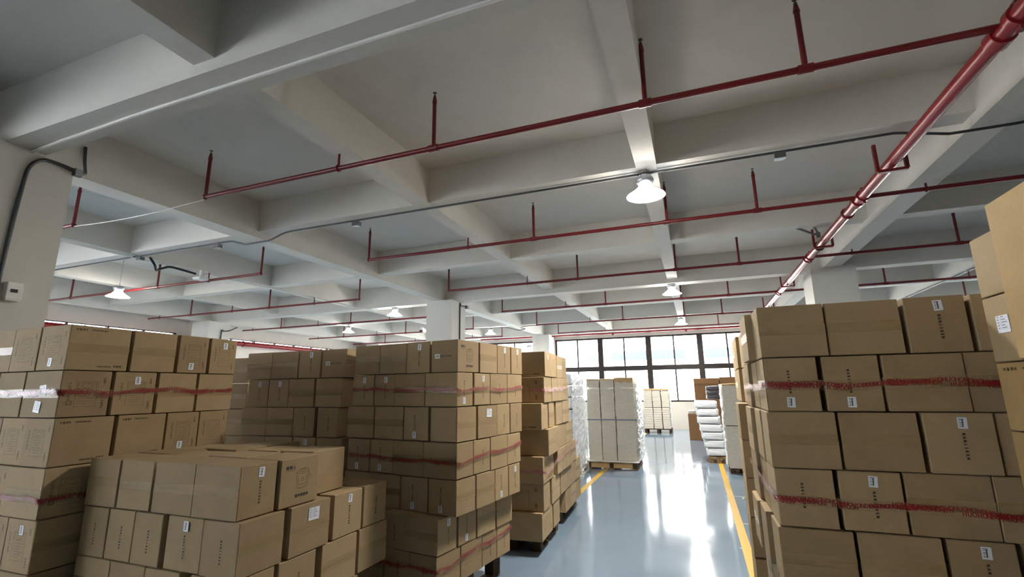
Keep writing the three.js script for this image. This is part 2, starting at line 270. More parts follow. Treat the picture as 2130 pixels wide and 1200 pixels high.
PZ.forEach((z, i) => branch(`red sprinkler branch pipe in the left bay, ${ORD[i]} one from the viewer`, -15.6, -7.72, z, [-7.72, -10.7, -13.75], [[-9.15, 4.06], [-12.08, 4.06], [-15.1, 3.97]], -7.72));
{ // main feed along the right beam
  const X = 2.05, Y = 3.87, g = thing('main_pipe', 'thick red sprinkler main running to the far windows', 'pipe', X, Y, 0);
  part(g, 'pipe', rod([0, 0, 5], [0, 0, -20.3], 0.06, 20), M.redMain);
  for (const z of PZ) { part(g, 'tee_collar', new THREE.CylinderGeometry(0.075, 0.075, 0.1, 18), M.redMain, 0, 0, z - 0.07, Math.PI / 2); const c = part(g, 'tee_collar', new THREE.CylinderGeometry(0.075, 0.075, 0.06, 18), M.redMain, 0, 0, z + 0.13, Math.PI / 2); part(c, 'bolt', bx(0.03, 0.05, 0.2), M.red, 0, 0, 0); }
  part(g, 'coupling', new THREE.TorusGeometry(0.066, 0.014, 8, 20), M.black, 0, 0, -8.75); part(g, 'coupling', new THREE.TorusGeometry(0.066, 0.014, 8, 20), M.red, 0, 0, -7.15);
  [-5.6, -8.5, -11.75, -14.8, -17.8, -2.6].forEach((z, i) => {
    const h = thing('pipe_hanger', `red steel cradle under the thick main pipe, ${ORD[i]} visible from the viewer`, 'pipe hanger', X, Y, z, 0, 'cradles of the main pipe');
    const top = z === -11.75 || z === -2.6 ? 0.3 : 0.2; part(h, 'cross_bar', bx(0.26, 0.03, 0.04), M.red, 0.0, -0.08, 0); part(h, 'leg', bx(0.03, top + 0.1, 0.04), M.red, -0.125, (top - 0.1) / 2 + 0.02, 0); part(h, 'leg', bx(0.03, top + 0.1, 0.04), M.red, 0.125, (top - 0.1) / 2 + 0.02, 0);
  });
  const b = thing('pipe_brace', 'grey steel sway brace bolted above the main pipe', 'brace', 1.98, 3.93, -8.35); part(b, 'strut', rod([0, 0, 0], [-0.32, 0.16, 0.06], 0.018, 8), M.grey); part(b, 'strut', rod([0, 0, 0], [-0.08, 0.18, 0.04], 0.02, 8), M.grey); part(b, 'clip', bx(0.06, 0.08, 0.06), M.grey, -0.02, 0.02, 0);
}
{ // header along the far wall
  const g = thing('wall_pipe', 'thick red header pipe above the far windows', 'pipe', 0, 3.96, -20.4); part(g, 'pipe', rod([-9.3, 0, 0], [4.2, 0, 0], 0.07, 18), M.redMain);
  for (const x of [-6.46, -6.36]) part(g, 'riser', rod([x, -0.1, 0.35], [x, 0.44, 0.35], 0.025, 10), M.red);
  for (const x of [-3.17, -0.24]) { const r = part(g, 'riser', rod([x, -0.12, 0], [x, 0.45, 0], 0.045, 12), M.redMain); part(r, 'flange', new THREE.CylinderGeometry(0.07, 0.07, 0.04, 14), M.red, x, 0.1, 0); }
  for (const x of [-5.6, -2.3, 1.2]) part(g, 'clamp', new THREE.TorusGeometry(0.078, 0.012, 6, 18), M.red, x, 0, 0, 0, Math.PI / 2, 0);
  const s = thing('wall_pipe', 'thick red pipe below the lintel of the side wall', 'pipe', XL + 0.3, 3.42, 0); part(s, 'pipe', rod([0, 0, 3], [0, 0, -20], 0.09, 18), M.redMain); for (const z of [-4, -8, -13, -17]) part(s, 'clamp', new THREE.TorusGeometry(0.1, 0.014, 6, 18), M.red, 0, 0, z);
}

// ───────────────────────── lamps
const shadeProfile = [[0.075, 0.115], [0.09, 0.1], [0.13, 0.065], [0.18, 0.03], [0.213, 0.006], [0.216, 0.0], [0.211, 0.0], [0.176, 0.024], [0.126, 0.058], [0.086, 0.092]].map((p) => new THREE.Vector2(...p));
const shadeGeo = new THREE.LatheGeometry(shadeProfile, 40);
const domeGeo = new THREE.LatheGeometry([[0, 0.245], [0.03, 0.245], [0.07, 0.235], [0.095, 0.21], [0.1, 0.18], [0.085, 0.155], [0.07, 0.15]].map((p) => new THREE.Vector2(...p)), 32);
function lamp(x, y, z, top, label, lit = 1) {
  const g = thing('high_bay_lamp', label, 'lamp', x, y, z, 0, 'round high bay lamps under the beams');
  part(g, 'reflector', shadeGeo, M.reflector); part(g, 'housing', domeGeo, M.alum);
  for (let k = 0; k < 8; k++) part(g, 'fin', bx(0.004, 0.07, 0.055), M.alum, Math.cos(k * Math.PI / 4) * 0.08, 0.2, Math.sin(k * Math.PI / 4) * 0.085, 0, -k * Math.PI / 4, 0);
  part(g, 'hook', new THREE.TorusGeometry(0.022, 0.005, 6, 14), M.alum, 0, 0.262, 0); part(g, 'neck', new THREE.CylinderGeometry(0.072, 0.072, 0.045, 24), M.neck, 0, 0.13, 0); part(g, 'rod', rod([0, 0.262, 0], [0, top - y, 0], 0.006, 8), M.alum); part(g, 'canopy', new THREE.CylinderGeometry(0.03, 0.04, 0.02, 14), M.whitePlastic, 0, top - y - 0.01, 0);
  part(g, 'lens', new THREE.CylinderGeometry(0.205, 0.205, 0.006, 40), M.lens, 0, 0.006, 0);
  const L = new THREE.RectAreaLight(0xfff9ef, LAMP * lit, 0.36, 0.36); L.position.set(0, -0.004, 0); L.rotation.x = -Math.PI / 2; L.castShadow = true; g.add(L);
  const U = new THREE.PointLight(0xfff9ef, 2.8, 0, 2); U.position.set(0, 0.13, 0); U.castShadow = true; U.shadow.radius = 2; g.add(U);   // light leaking from the glowing neck
}
lamp(-0.36, 3.76, -5.25, 4.07, 'glowing round high bay lamp nearest, over the aisle');
lamp(-0.36, 3.73, -11.27, 3.96, 'silver round lamp second along the aisle');
lamp(-0.34, 3.76, -17.27, 4.07, 'silver round lamp nearest the far windows');
lamp(-11.35, 3.67, -6.3, 4.55, 'glowing round lamp in the left bay beside the left column');
lamp(-7.85, 3.73, -11.3, 3.96, 'round lamp just left of the middle column');
lamp(-11.85, 3.77, -14.2, 4.07, 'small round lamp above the shadowed rear stack');
lamp(-7.4, 3.77, -17.1, 4.07, 'small round lamp right of the middle column');

// ───────────────────────── conduits, boxes, cameras
single('conduit', 'dark conduit bent under the beam, carrying the nearest lamp', 'conduit', tube([[-11.7, 4.04, -5.25], [-9.0, 4.04, -5.25], [-6.9, 4.04, -5.25], [-6.78, 4.03, -5.25], [-6.5, 3.945, -5.25], [-6.0, 3.945, -5.25], [-5.7, 4.03, -5.25], [-5.5, 4.04, -5.25], [-3, 4.04, -5.25], [1.5, 4.03, -5.25], [2.0, 4.03, -5.25], [2.4, 3.935, -5.25], [2.95, 3.935, -5.25], [3.3, 4.04, -5.25], [7, 4.04, -5.25]], 0.014, 260, 8, 0.05), M.conduit);
[[-7.1, 'near the main beam left of it'], [-4.35, 'left of the second lengthwise beam'], [1.0, 'short of the thick main pipe'], [-9.0, 'by the cable loop']].forEach(([x, w]) => { const b = thing('junction_box', `small grey conduit box ${w}`, 'junction box', x, 3.985, -5.25, 0, 'conduit boxes'); part(b, 'body', rbx(0.11, 0.06, 0.08), M.grey); part(b, 'lid', bx(0.1, 0.006, 0.07), M.alum, 0, -0.033, 0); });
single('conduit', 'white conduit clipped under the nearest cross beam', 'conduit', tube([[-5.82, 3.945, -2.3], [-5.5, 3.94, -2.28], [-4, 3.94, -2.25], [2.5, 3.94, -2.25], [7, 3.94, -2.25]], 0.014, 60), M.whitePlastic);
single('conduit', 'grey conduit curving up the left column', 'conduit', tube([[-5.78, 0.2, -2.23], [-5.78, 2.77, -2.25], [-5.78, 3.62, -2.275], [-5.78, 3.8, -2.3], [-5.78, 3.89, -2.37], [-5.78, 3.91, -2.45], [-5.78, 3.9, -2.64]], 0.017, 80, 10, 0.4), M.conduit);
single('conduit', 'short grey conduit bend above the left column box', 'conduit', tube([[-5.775, 3.9, -2.68], [-5.83, 3.92, -2.75], [-6.0, 4.06, -2.82], [-6.07, 4.16, -2.84], [-6.08, 4.32, -2.83]], 0.015, 30, 8, 0.4), M.conduit);
{ const b = thing('junction_box', 'grey conduit box at the top of the left column', 'junction box', -5.77, 3.88, -2.66, 0, 'conduit boxes'); part(b, 'body', rbx(0.05, 0.08, 0.07), M.grey); part(b, 'lid', bx(0.006, 0.07, 0.06), M.alum, 0.028, 0, 0); }
{ const b = thing('emergency_light', 'small white box with dark slot on the left column', 'wall box', -5.76, 2.58, -2.35); part(b, 'case', rbx(0.07, 0.16, 0.11), M.whitePlastic); part(b, 'slot', bx(0.006, 0.03, 0.05), M.black, 0.037, 0.0, 0.005); part(b, 'foot', bx(0.06, 0.02, 0.1), M.whitePlastic, 0, -0.08, 0); }
single('conduit', 'dark conduit on the middle column ending in a box', 'conduit', tube([[-5.78, 0.3, -11.33], [-5.78, 3.7, -11.3], [-5.78, 3.85, -11.36], [-5.78, 3.88, -11.5], [-5.78, 3.88, -11.66]], 0.018, 60, 8, 0.4), M.conduit);
{ const b = thing('junction_box', 'grey conduit box on the middle column', 'junction box', -5.77, 3.88, -11.7, 0, 'conduit boxes'); part(b, 'body', rbx(0.06, 0.09, 0.12), M.grey); part(b, 'lid', bx(0.006, 0.07, 0.09), M.alum, 0.033, 0, 0); }
single('conduit', 'grey conduit on the far off left column', 'conduit', tube([[-14.67, 0.3, -11.35], [-14.67, 3.5, -11.33], [-14.67, 3.66, -11.4], [-14.67, 3.7, -11.6], [-14.67, 3.85, -11.9]], 0.02, 60, 8, 0.4), M.conduit);
single('conduit', 'dark cable looping under the beam near the far column', 'conduit', tube([[-9.5, 4.03, -17.16], [-7.9, 4.02, -17.16], [-6.75, 4.0, -17.16], [-6.3, 3.88, -17.16], [-5.95, 3.9, -17.16], [-5.65, 4.02, -17.16], [2, 4.03, -17.16]], 0.014, 120, 6, 0.4), M.conduit);
single('conduit', 'pale conduit running under the left bay beam', 'conduit', tube([[-9.2, 4.035, -2.5], [-9.2, 4.035, -10.3], [-9.0, 3.98, -10.8], [-8.5, 3.93, -11.05]], 0.016, 80, 6, 0.3), M.whitePlastic);
single('conduit', 'grey conduit running under a beam of the right bay', 'conduit', rod([5.7, 4.044, -6], [5.7, 4.044, -20], 0.014, 8), M.conduit);
single('loose_wire', 'thin white wire sagging between two red pipe ends', 'wire', tube([[-7.7, 3.88, -3.62], [-6.9, 3.84, -3.62], [-6.1, 3.835, -3.62], [-5.22, 3.87, -3.62]], 0.006, 40, 6, 0.5), M.whitePlastic);
single('cable_loop', 'black cable bundle hanging beside the left bay beam', 'cable', tube([[-9.0, 4.05, -5.4], [-9.0, 3.93, -5.5], [-9.1, 3.87, -5.6], [-9.15, 3.95, -5.75], [-9.15, 4.0, -5.9], [-9.12, 3.97, -6.35]], 0.022, 60, 8, 0.4), M.black);
{ const b = thing('wireless_box', 'small white plastic box under the left bay beam', 'plastic box', -9.1, 3.86, -6.45); part(b, 'body', rbx(0.2, 0.06, 0.2, 0.015), M.whitePlastic, 0, 0.03, 0); part(b, 'bracket', bx(0.05, 0.14, 0.05), M.whitePlastic, 0, 0.13, 0); }
function cctv(x, y, z, turn, label) { const g = thing('security_camera', label, 'camera', x, y, z, turn); part(g, 'body', new THREE.CylinderGeometry(0.05, 0.05, 0.2, 16), M.whitePlastic, -0.05, 0, 0.1, Math.PI / 2 - 0.25); part(g, 'lens', new THREE.CylinderGeometry(0.042, 0.042, 0.02, 16), M.black, -0.05, -0.03, 0.2, Math.PI / 2 - 0.25); part(g, 'arm', rod([0, 0, 0.05], [0.16, 0.08, -0.04], 0.014, 8), M.whitePlastic); part(g, 'mount', new THREE.CylinderGeometry(0.045, 0.045, 0.03, 14), M.whitePlastic, 0.17, 0.085, -0.05, Math.PI / 2); }
cctv(-6.62, 3.5, -19.84, -0.4, 'bullet camera on the column beside the far windows'); cctv(-6.735, 3.25, -11.2, 0, 'bullet camera on the left face of the middle column');

// ───────────────────────── cartons
const flapGap = 0.004;
function decal(parent, name, mat, w, h, frame, cu, cv, rot = 0, lift = 0.0045, thick = 0) {
  // frame: {o: centre of face, u, v, n} in carton space; cu, cv offsets from the face centre
  const geo = thick ? bx(w, h, thick) : planeOf(w, h), m = shade(new THREE.Mesh(geo, mat)); m.name = name;
  m.position.copy(frame.o).addScaledVector(frame.u, cu).addScaledVector(frame.v, cv).addScaledVector(frame.n, lift);
  const b = new THREE.Matrix4().makeBasis(frame.u, frame.v, frame.n); m.quaternion.setFromRotationMatrix(b); m.rotateZ(rot); parent.add(m); return m;
}
const planes = new Map();
function planeOf(w, h) { const k = w.toFixed(3) + h.toFixed(3); if (!planes.has(k)) planes.set(k, new THREE.PlaneGeometry(w, h)); return planes.get(k); }
const stickerGeo = (() => { const g = new THREE.BoxGeometry(0.036, 0.05, 0.0008); return g; })(), bigStickerGeo = new THREE.BoxGeometry(0.085, 0.07, 0.0008);
function face(w, h, d, side) {
  const V = (x, y, z) => new THREE.Vector3(x, y, z);
  if (side === 'z') return { o: V(0, 0, d / 2), u: V(1, 0, 0), v: V(0, 1, 0), n: V(0, 0, 1), w, h };
  if (side === 'x') return { o: V(w / 2, 0, 0), u: V(0, 0, -1), v: V(0, 1, 0), n: V(1, 0, 0), w: d, h };
  return { o: V(-w / 2, 0, 0), u: V(0, 0, 1), v: V(0, 1, 0), n: V(-1, 0, 0), w: d, h };
}
function printFace(g, w, h, d, side, code, mats) {
  const f = face(w, h, d, side), t = code[0], fl = code.slice(1);
  const sticker = (cu, cv, rot = 0) => { const m = shade(new THREE.Mesh(stickerGeo, stickerMats[fl.length % 2])); m.name = 'sticker'; m.position.copy(f.o).addScaledVector(f.u, cu).addScaledVector(f.v, cv).addScaledVector(f.n, 0.0012); m.quaternion.setFromRotationMatrix(new THREE.Matrix4().makeBasis(f.u, f.v, f.n)); m.rotateZ(rot); g.add(m); };
  if (t === 'T') {
    for (const s of [1, -1]) { const geo = side === 'z' ? bx(f.w - 0.004, h / 2 - flapGap, 0.003) : bx(0.003, h / 2 - flapGap, f.w - 0.004); const m = part(g, 'flap', geo, mats); m.position.copy(f.o).addScaledVector(f.v, s * (h / 4)).addScaledVector(f.n, 0.001); }
    const tg = side === 'z' ? bx(f.w, 0.05, 0.0012) : bx(0.0012, 0.05, f.w), tm = part(g, 'tape', tg, M.tapeClear); tm.position.copy(f.o).addScaledVector(f.v, rr(-0.004, 0.006)).addScaledVector(f.n, 0.0034);
    if (fl.includes('w')) { const m = shade(new THREE.Mesh(bigStickerGeo, sheetLabelMat)); m.name = 'shipping_label'; m.position.copy(f.o).addScaledVector(f.u, 0.02).addScaledVector(f.v, h * 0.26).addScaledVector(f.n, 0.0045); m.quaternion.setFromRotationMatrix(new THREE.Matrix4().makeBasis(f.u, f.v, f.n)); m.rotateZ(-0.04); g.add(m); }
    if (fl.includes('v')) { for (const [cu, cv, ro] of [[0.02, 0.02, 0.1], [-0.01, -0.075, -0.12]]) { const m = shade(new THREE.Mesh(bigStickerGeo, sheetLabelMat)); m.name = 'paper_slip'; m.scale.set(0.75, 0.95, 1); m.position.copy(f.o).addScaledVector(f.u, cu).addScaledVector(f.v, cv).addScaledVector(f.n, 0.006); m.quaternion.setFromRotationMatrix(new THREE.Matrix4().makeBasis(f.u, f.v, f.n)); m.rotateZ(ro); g.add(m); } }
  } else if (t === 'N') {
    const up = /[bi]/.test(fl) ? -1 : 1; decal(g, 'lettering', wordMat, 0.12, 0.0165, f, 0.012 * up, -0.012 * up, up > 0 ? -Math.PI / 2 : Math.PI / 2, 0.0006);
    if (fl.includes('t') || fl.includes('b')) sticker(0.014 * up, up * h * 0.335, rr(-0.07, 0.07));
  } else if (t === 'R') {
    decal(g, 'lettering', wordMat, 0.12, 0.0165, f, 0.015, 0, 0, 0.0006); sticker(-0.07, 0, Math.PI / 2);
  } else if (t === 'L') decal(g, 'appliance_print', logoMat, Math.min(f.w, h) * 0.96, Math.min(f.w, h) * 0.96, f, 0, 0, 0, 0.0006);
  else if (t === 'P') { decal(g, 'panel_print', panelMats[fl.includes('k') ? 1 : 0], f.w * 0.92, h * 0.94, f, 0, 0, fl.includes('u') ? Math.PI : 0, 0.0006); if (fl.includes('t')) sticker(0.01, h * 0.3, 0.03); if (fl.includes('b')) sticker(-0.01, -h * 0.32, -0.06); }
  else if (t === 'Q') { decal(g, 'edge_print', edgeMat, f.w * 0.94, h * 0.94, f, 0, 0, fl.includes('u') ? Math.PI : 0, 0.0006); if (fl.includes('g')) { const tg = side === 'z' ? bx(f.w, 0.05, 0.0012) : bx(0.0012, 0.05, f.w), tm = part(g, 'tape', tg, M.tapeClear); tm.position.copy(f.o).addScaledVector(f.n, 0.001); } }
}
const DESC = { T: 'plain taped carton', N: 'lettered carton', R: 'sideways lettered carton', L: 'carton with appliance drawing', P: 'line printed carton', Q: 'edge printed carton', B: 'plain carton' };
function descOf(c) { let s = DESC[c[0]]; if (c[0] !== 'R' && /[tb]/.test(c.slice(1))) s += ' with sticker'; if (/[w]/.test(c)) s += ' with sheet'; if (/[v]/.test(c)) s += ' with slips'; return s; }
// carton centred at world (x, y0.., z)
function carton(x, y0, z, w, h, d, turn, prints, label, group, mats) {
  const g = thing('carton', label, 'carton', x, y0, z, turn + R(rr(-0.25, 0.25)), group), m = mats[Math.floor(rnd() * mats.length)];
  const inner = new THREE.Vector3(0, h / 2, 0);
  const b = part(g, 'body', rbx(w, h, d), m, 0, h / 2, 0);
  const holder = { add: (o) => { o.position.add(inner); g.add(o); }, };
  for (const [side, code] of prints) {
    const tmp = new THREE.Group(); printFace(tmp, w, h, d, side, code, m);
    for (const o of [...tmp.children]) { tmp.remove(o); o.position.add(inner); g.add(o); }
  }
  return g;
}
const GAP = 0.005;
// stack with its corner on the aisle: P corner, turn phi, hand +1: aisle face looks to +x; -1: to -x
function buildStack(o) {
  const { P, phi = 0, hand = 1, name, group, mats, rows, frontD = { T: 0.25, N: 0.31, R: 0.31, L: 0.31, P: 0.31, Q: 0.25, B: 0.28 }, sideD = { T: 0.25, N: 0.31, L: 0.27, R: 0.31, P: 0.3, Q: 0.25, B: 0.28 } } = o;
  const c = Math.cos(phi), s = Math.sin(phi);
  const place = (lx, lz) => [P[0] + lx * c + lz * s, P[1] - lx * s + lz * c];   // local x right, local z toward viewer
  rows.forEach((r, ri) => {
    const [y0, y1] = r.y, h = y1 - y0 - GAP, [ox, oz] = r.off || [0, 0], rowName = ri === 0 ? 'top row' : ORD[ri] + ' row down';
    const cd = r.s && r.s.length ? r.s[0][1] - r.s[0][0] : null, n = r.f.length;
    r.f.forEach((b, i) => {                       // listed from the corner outwards
      const [a0, a1, code] = b, w = Math.abs(a1 - a0) - GAP, d = (i === 0 && cd ? cd : frontD[code[0]]) - GAP, lx = -hand * (a0 + a1) / 2 + ox, lz = oz - d / 2 - (b[3] || 0) - (i ? rr(0, 0.008) : 0);
      const [x, z] = place(lx, lz), prints = [['z', code]]; if (i === 0 && r.s && r.s.length) prints.push([hand > 0 ? 'x' : 'm', r.s[0][2]]);
      const k = hand > 0 ? n - 1 - i : i;
      carton(x, y0, z, w, h, d, phi, prints, `${descOf(code)}, ${k === 0 ? 'first' : ORD[k]} from left, ${rowName}, ${name}`, group, mats);
    });
    (r.s || []).slice(r.f.length ? 1 : 0).forEach((b, i) => {
      const [a0, a1, code, proud = 0] = b, d = a1 - a0 - GAP, w = sideD[code[0]], lx = -hand * (w / 2 - proud) + ox, lz = -(a0 + a1) / 2 + oz - (r.s[0][0] < 0 ? 0 : 0);
      const [x, z] = place(lx, lz);
      carton(x, y0, z, w, h, d, phi, r.f.length || i ? [[hand > 0 ? 'x' : 'm', code]] : [[hand > 0 ? 'x' : 'm', code], ['z', r.zc || 'P']], `${descOf(code)}, ${ORD[i + (r.f.length ? 1 : 0)]} along aisle face, ${rowName}, ${name}`, group, mats);
    });
    (r.fill || []).forEach((b, i) => { const [a0, a1, b0, b1, dh = 0] = b, [x, z] = place(-hand * (a0 + a1) / 2 + ox, -(b0 + b1) / 2 + oz); carton(x, y0, z, Math.abs(a1 - a0) - GAP, h + dh, b1 - b0 - GAP, phi, r.fillP || [], `plain carton, ${ORD[i]} of the inner ones, ${rowName}, ${name}`, group, mats); });
  });
}
function rowsY(top, h, n, base) { const out = []; for (let i = 0; i < n; i++) out.push([i === n - 1 && base != null ? base : top - (i + 1) * h, top - i * h]); return out; }
function pallet(label, cx, cz, w, d, hgt, turn = 0, mat = M.darkWood) {
  const g = thing('pallet', label, 'pallet', cx, 0, cz, turn), t = 0.02; const nb = Math.max(5, Math.round(d / 0.19));
  for (let i = 0; i < nb; i++) part(g, 'deck_board', bx(w, t, 0.1), mat, 0, hgt - t / 2 - 0.001, -d / 2 + 0.05 + i * (d - 0.1) / (nb - 1));
  for (const sx of [-1, 0, 1]) { part(g, 'stringer', bx(0.09, t, d), mat, sx * (w / 2 - 0.045), hgt - 1.5 * t - 0.001, 0); for (const sz of [-1, 0, 1]) part(g, 'block', bx(0.09, hgt - 3 * t - 0.002, 0.12), mat, sx * (w / 2 - 0.045), (hgt - t) / 2 - 0.001, sz * (d / 2 - 0.06)); part(g, 'runner', bx(0.09, t, d), mat, sx * (w / 2 - 0.045), t / 2, 0); }
}
// printed tape band: path of local points on the faces, given in world
function tapeBand(label, mat, pts, h = 0.055, wave = 0.006) {
  const pos = [], uv = [], idx = []; let run = 0, k = 0; const V = pts.map((p) => new THREE.Vector3(...p));
  for (let i = 0; i + 1 < V.length; i++) {
    const a = V[i], b = V[i + 1], L = a.distanceTo(b), n = Math.max(2, Math.ceil(L / 0.06));
    for (let j = i ? 1 : 0; j <= n; j++) { const p = a.clone().lerp(b, j / n), u = run + L * j / n, wob = wave * Math.sin(u * 9) + wave * 0.7 * Math.sin(u * 23 + 1); pos.push(p.x, p.y + wob - h / 2, p.z, p.x, p.y + wob + h / 2, p.z); uv.push(u * 0.85, 0, u * 0.85, 1); if (k) { const q = 2 * k; idx.push(q - 2, q, q - 1, q, q + 1, q - 1); } k++; }
    run += L;
  }
  const g = new THREE.BufferGeometry(); g.setAttribute('position', new THREE.Float32BufferAttribute(pos, 3)); g.setAttribute('uv', new THREE.Float32BufferAttribute(uv, 2)); g.setIndex(idx); g.computeVertexNormals();
  return single('packing_tape', label, 'tape', g, mat);
}

// A: leftmost stack
{
  const Y = rowsY(2.078, 0.28, 7, 0.14), name = 'leftmost tall stack';
  buildStack({ P: [-3.54, -1.745], name, group: 'cartons of the leftmost tall stack', mats: kraft, rows: [
    { y: Y[0], f: [[0, 0.3, 'Pb'], [0.31, 0.6, 'P'], [0.6, 0.92, 'T']], s: [[0, 0.345, 'Qg'], [0.355, 0.65, 'T'], [0.67, 0.9, 'Pb'], [0.92, 1.142, 'Pt']] },
    { y: Y[1], f: [[0, 0.37, 'Tv'], [0.39, 0.68, 'T'], [0.68, 0.96, 'T']], s: [[0, 0.268, 'Pk'], [0.28, 0.542, 'Pt'], [0.556, 0.834, 'T'], [0.846, 1.14, 'T']] },
    { y: Y[2], f: [[0, 0.28, 'P'], [0.285, 0.56, 'P'], [0.56, 0.86, 'P']], s: [[0, 0.32, 'Q'], [0.335, 0.643, 'Q'], [0.65, 0.888, 'Pb'], [0.892, 1.127, 'P']] },
    { y: Y[3], f: [[0, 0.36, 'T'], [0.365, 0.68, 'P'], [0.68, 0.98, 'P']], s: [[0, 0.27, 'Pk'], [0.28, 0.54, 'P'], [0.55, 0.84, 'T'], [0.84, 1.13, 'T']] },
    { y: Y[4], f: [[0, 0.275, 'Pt'], [0.28, 0.54, 'P'], [0.54, 0.84, 'P']], s: [[0, 0.31, 'T'], [0.32, 0.62, 'T'], [0.63, 0.9, 'P'], [0.9, 1.13, 'P']] },
    { y: Y[5], f: [[0, 0.31, 'T'], [0.31, 0.62, 'T']], s: [[0, 0.3, 'P'], [0.31, 0.6, 'P'], [0.6, 0.9, 'T']] },
    { y: Y[6], f: [[0, 0.28, 'P'], [0.285, 0.56, 'P']], s: [[0, 0.3, 'T'], [0.31, 0.62, 'T'], [0.62, 0.92, 'T']] },
  ] });
  pallet('dark wooden pallet under the leftmost tall stack', -4.0, -2.33, 0.95, 1.2, 0.138);
  const y = 1.798 - 0.13; tapeBand('red printed tape round the second row of the leftmost stack', redTape, [[-4.5, y, -1.733], [-3.528, y - 0.005, -1.733], [-3.53, y + 0.005, -2.88]], 0.06);
  const y2 = 1.238 - 0.18; tapeBand('red printed tape round the fourth row of the leftmost stack', redTape, [[-4.5, y2 + 0.03, -1.733], [-3.528, y2, -1.733], [-3.53, y2 + 0.02, -2.4]], 0.05);
}
// stack beside it, past the left edge of the view, shading the rear one
{
  const Y = rowsY(2.07, 0.322, 6, 0.14); Y.forEach((y, i) => [[-5.14, -4.62], [-5.7, -5.16]].forEach(([a, b], k) => carton((a + b) / 2, y[0], -2.35, b - a, y[1] - y[0] - GAP, 1.15, 0, [['z', 'B']], `wide plain carton out of view, ${ORD[i]} row down, ${k ? 'outer' : 'inner'} column`, 'cartons past the left edge', kraft)));
  pallet('dark wooden pallet past the left edge of the view', -5.16, -2.35, 1.0, 1.1, 0.138);
}
// B: low stack in front
{
  const Y = rowsY(1.278, 0.27, 4, 0.15), name = 'low front stack';
  buildStack({ P: [-2.21, -1.93], name, group: 'cartons of the low front stack', mats: kraft, rows: [
    { y: Y[0], f: [[0.03, 0.36, 'T'], [0.362, 0.68, 'T'], [0.7, 0.985, 'T'], [0.988, 1.27, 'T']], s: [[0, 0.24, 'Nt'], [0.25, 0.55, 'L', -0.02], [0.6, 0.9, 'B', -0.12]], fill: [[0.3, 0.62, 0.26, 0.51, 0.004], [0.63, 0.94, 0.26, 0.51, -0.006], [0.95, 1.26, 0.26, 0.51, 0.003], [0.42, 0.69, 0.6, 0.86, -0.004], [0.7, 1.0, 0.52, 0.78, 0.005], [1.0, 1.27, 0.52, 0.82, -0.003], [0.72, 1.0, 0.8, 1.1, 0.002]] },
    { y: Y[1], f: [[0, 0.26, 'N'], [0.265, 0.535, 'Nt'], [0.565, 0.8, 'N'], [0.805, 1.03, 'N'], [1.03, 1.27, 'N']], s: [[0, 0.29, 'T'], [0.325, 0.645, 'Tw'], [0.68, 0.96, 'Nt'], [0.975, 1.235, 'N']], fill: [[0.32, 0.63, 0.68, 0.95], [0.34, 0.65, 0.97, 1.22, 0.004], [0.66, 0.97, 0.9, 1.2, -0.004], [0.98, 1.27, 0.8, 1.1], [0.35, 0.65, 0.34, 0.66], [0.68, 0.98, 0.34, 0.66], [0.98, 1.28, 0.34, 0.66]] },
    { y: Y[2], f: [[0, 0.31, 'T'], [0.39, 0.66, 'T'], [0.665, 0.955, 'T'], [0.96, 1.27, 'T']], s: [[0, 0.25, 'N'], [0.275, 0.545, 'N'], [0.595, 0.92, 'T'], [0.94, 1.255, 'T']], fill: [[0.35, 0.65, 0.34, 0.66], [0.68, 0.98, 0.34, 0.66], [0.98, 1.28, 0.34, 0.66], [0.35, 0.65, 0.7, 1.0], [0.68, 0.98, 0.7, 1.0], [0.98, 1.28, 0.7, 1.0]] },
    { y: Y[3], f: [[0, 0.26, 'N'], [0.27, 0.53, 'N'], [0.55, 0.8, 'N'], [0.82, 1.07, 'N']], s: [[0, 0.31, 'T'], [0.32, 0.63, 'T'], [0.64, 0.95, 'T']], fill: [[0.45, 0.8, 0.5, 0.9], [0.85, 1.2, 0.5, 0.9]] },
  ] });
  pallet('dark wooden pallet under the low front stack', -2.84, -2.55, 1.2, 1.2, 0.148);
}
// C: stack in shadow behind
{
  const Y = rowsY(2.045, 0.268, 7, 0.14), name = 'shadowed rear stack';
  const alt = [[[0, 0.29, 'R'], [0.3, 0.57, 'Nt'], [0.58, 0.915, 'T'], [0.915, 1.245, 'T']], [[0.03, 0.34, 'T'], [0.36, 0.675, 'T'], [0.675, 0.93, 'Nt'], [0.93, 1.2, 'Nt']], [[0.06, 0.3, 'N'], [0.33, 0.585, 'N'], [0.59, 0.92, 'T'], [0.92, 1.25, 'T']]];
  buildStack({ P: [-3.02, -3.62], name, group: 'cartons of the shadowed rear stack', mats: kraft, rows: Y.slice(0, 6).map((y, i) => ({ y, f: alt[i % 3], s: [[0, 0.31, i % 3 ? 'N' : 'T'], [0.32, 0.6, 'T'], [0.61, 0.9, 'N']] })).concat([{ y: Y[6], f: [[0, 0.4, 'B'], [0.4, 0.8, 'B'], [0.8, 1.2, 'B']], s: [[0, 0.3, 'B'], [0.35, 0.65, 'B'], [0.65, 0.9, 'B']] }]) });
  pallet('dark wooden pallet under the shadowed rear stack', -3.63, -4.15, 1.2, 1.0, 0.138);
  const n2 = 'dim stack beside that', Y2 = rowsY(2.02, 0.268, 7, 0.14);
  buildStack({ P: [-4.24, -3.8], name: n2, group: 'cartons of the dim stack', mats: kraft, rows: Y2.map((y, i) => ({ y, f: i > 4 ? [[0.3, 0.7, 'B'], [0.7, 1.1, 'B']] : [[0.2, 0.51, 'T'], [0.515, 0.825, 'T'], [0.83, 1.14, 'T']] })) });
  pallet('dark wooden pallet under the dim stack beside the rear one', -4.9, -3.95, 1.0, 0.32, 0.138);
}
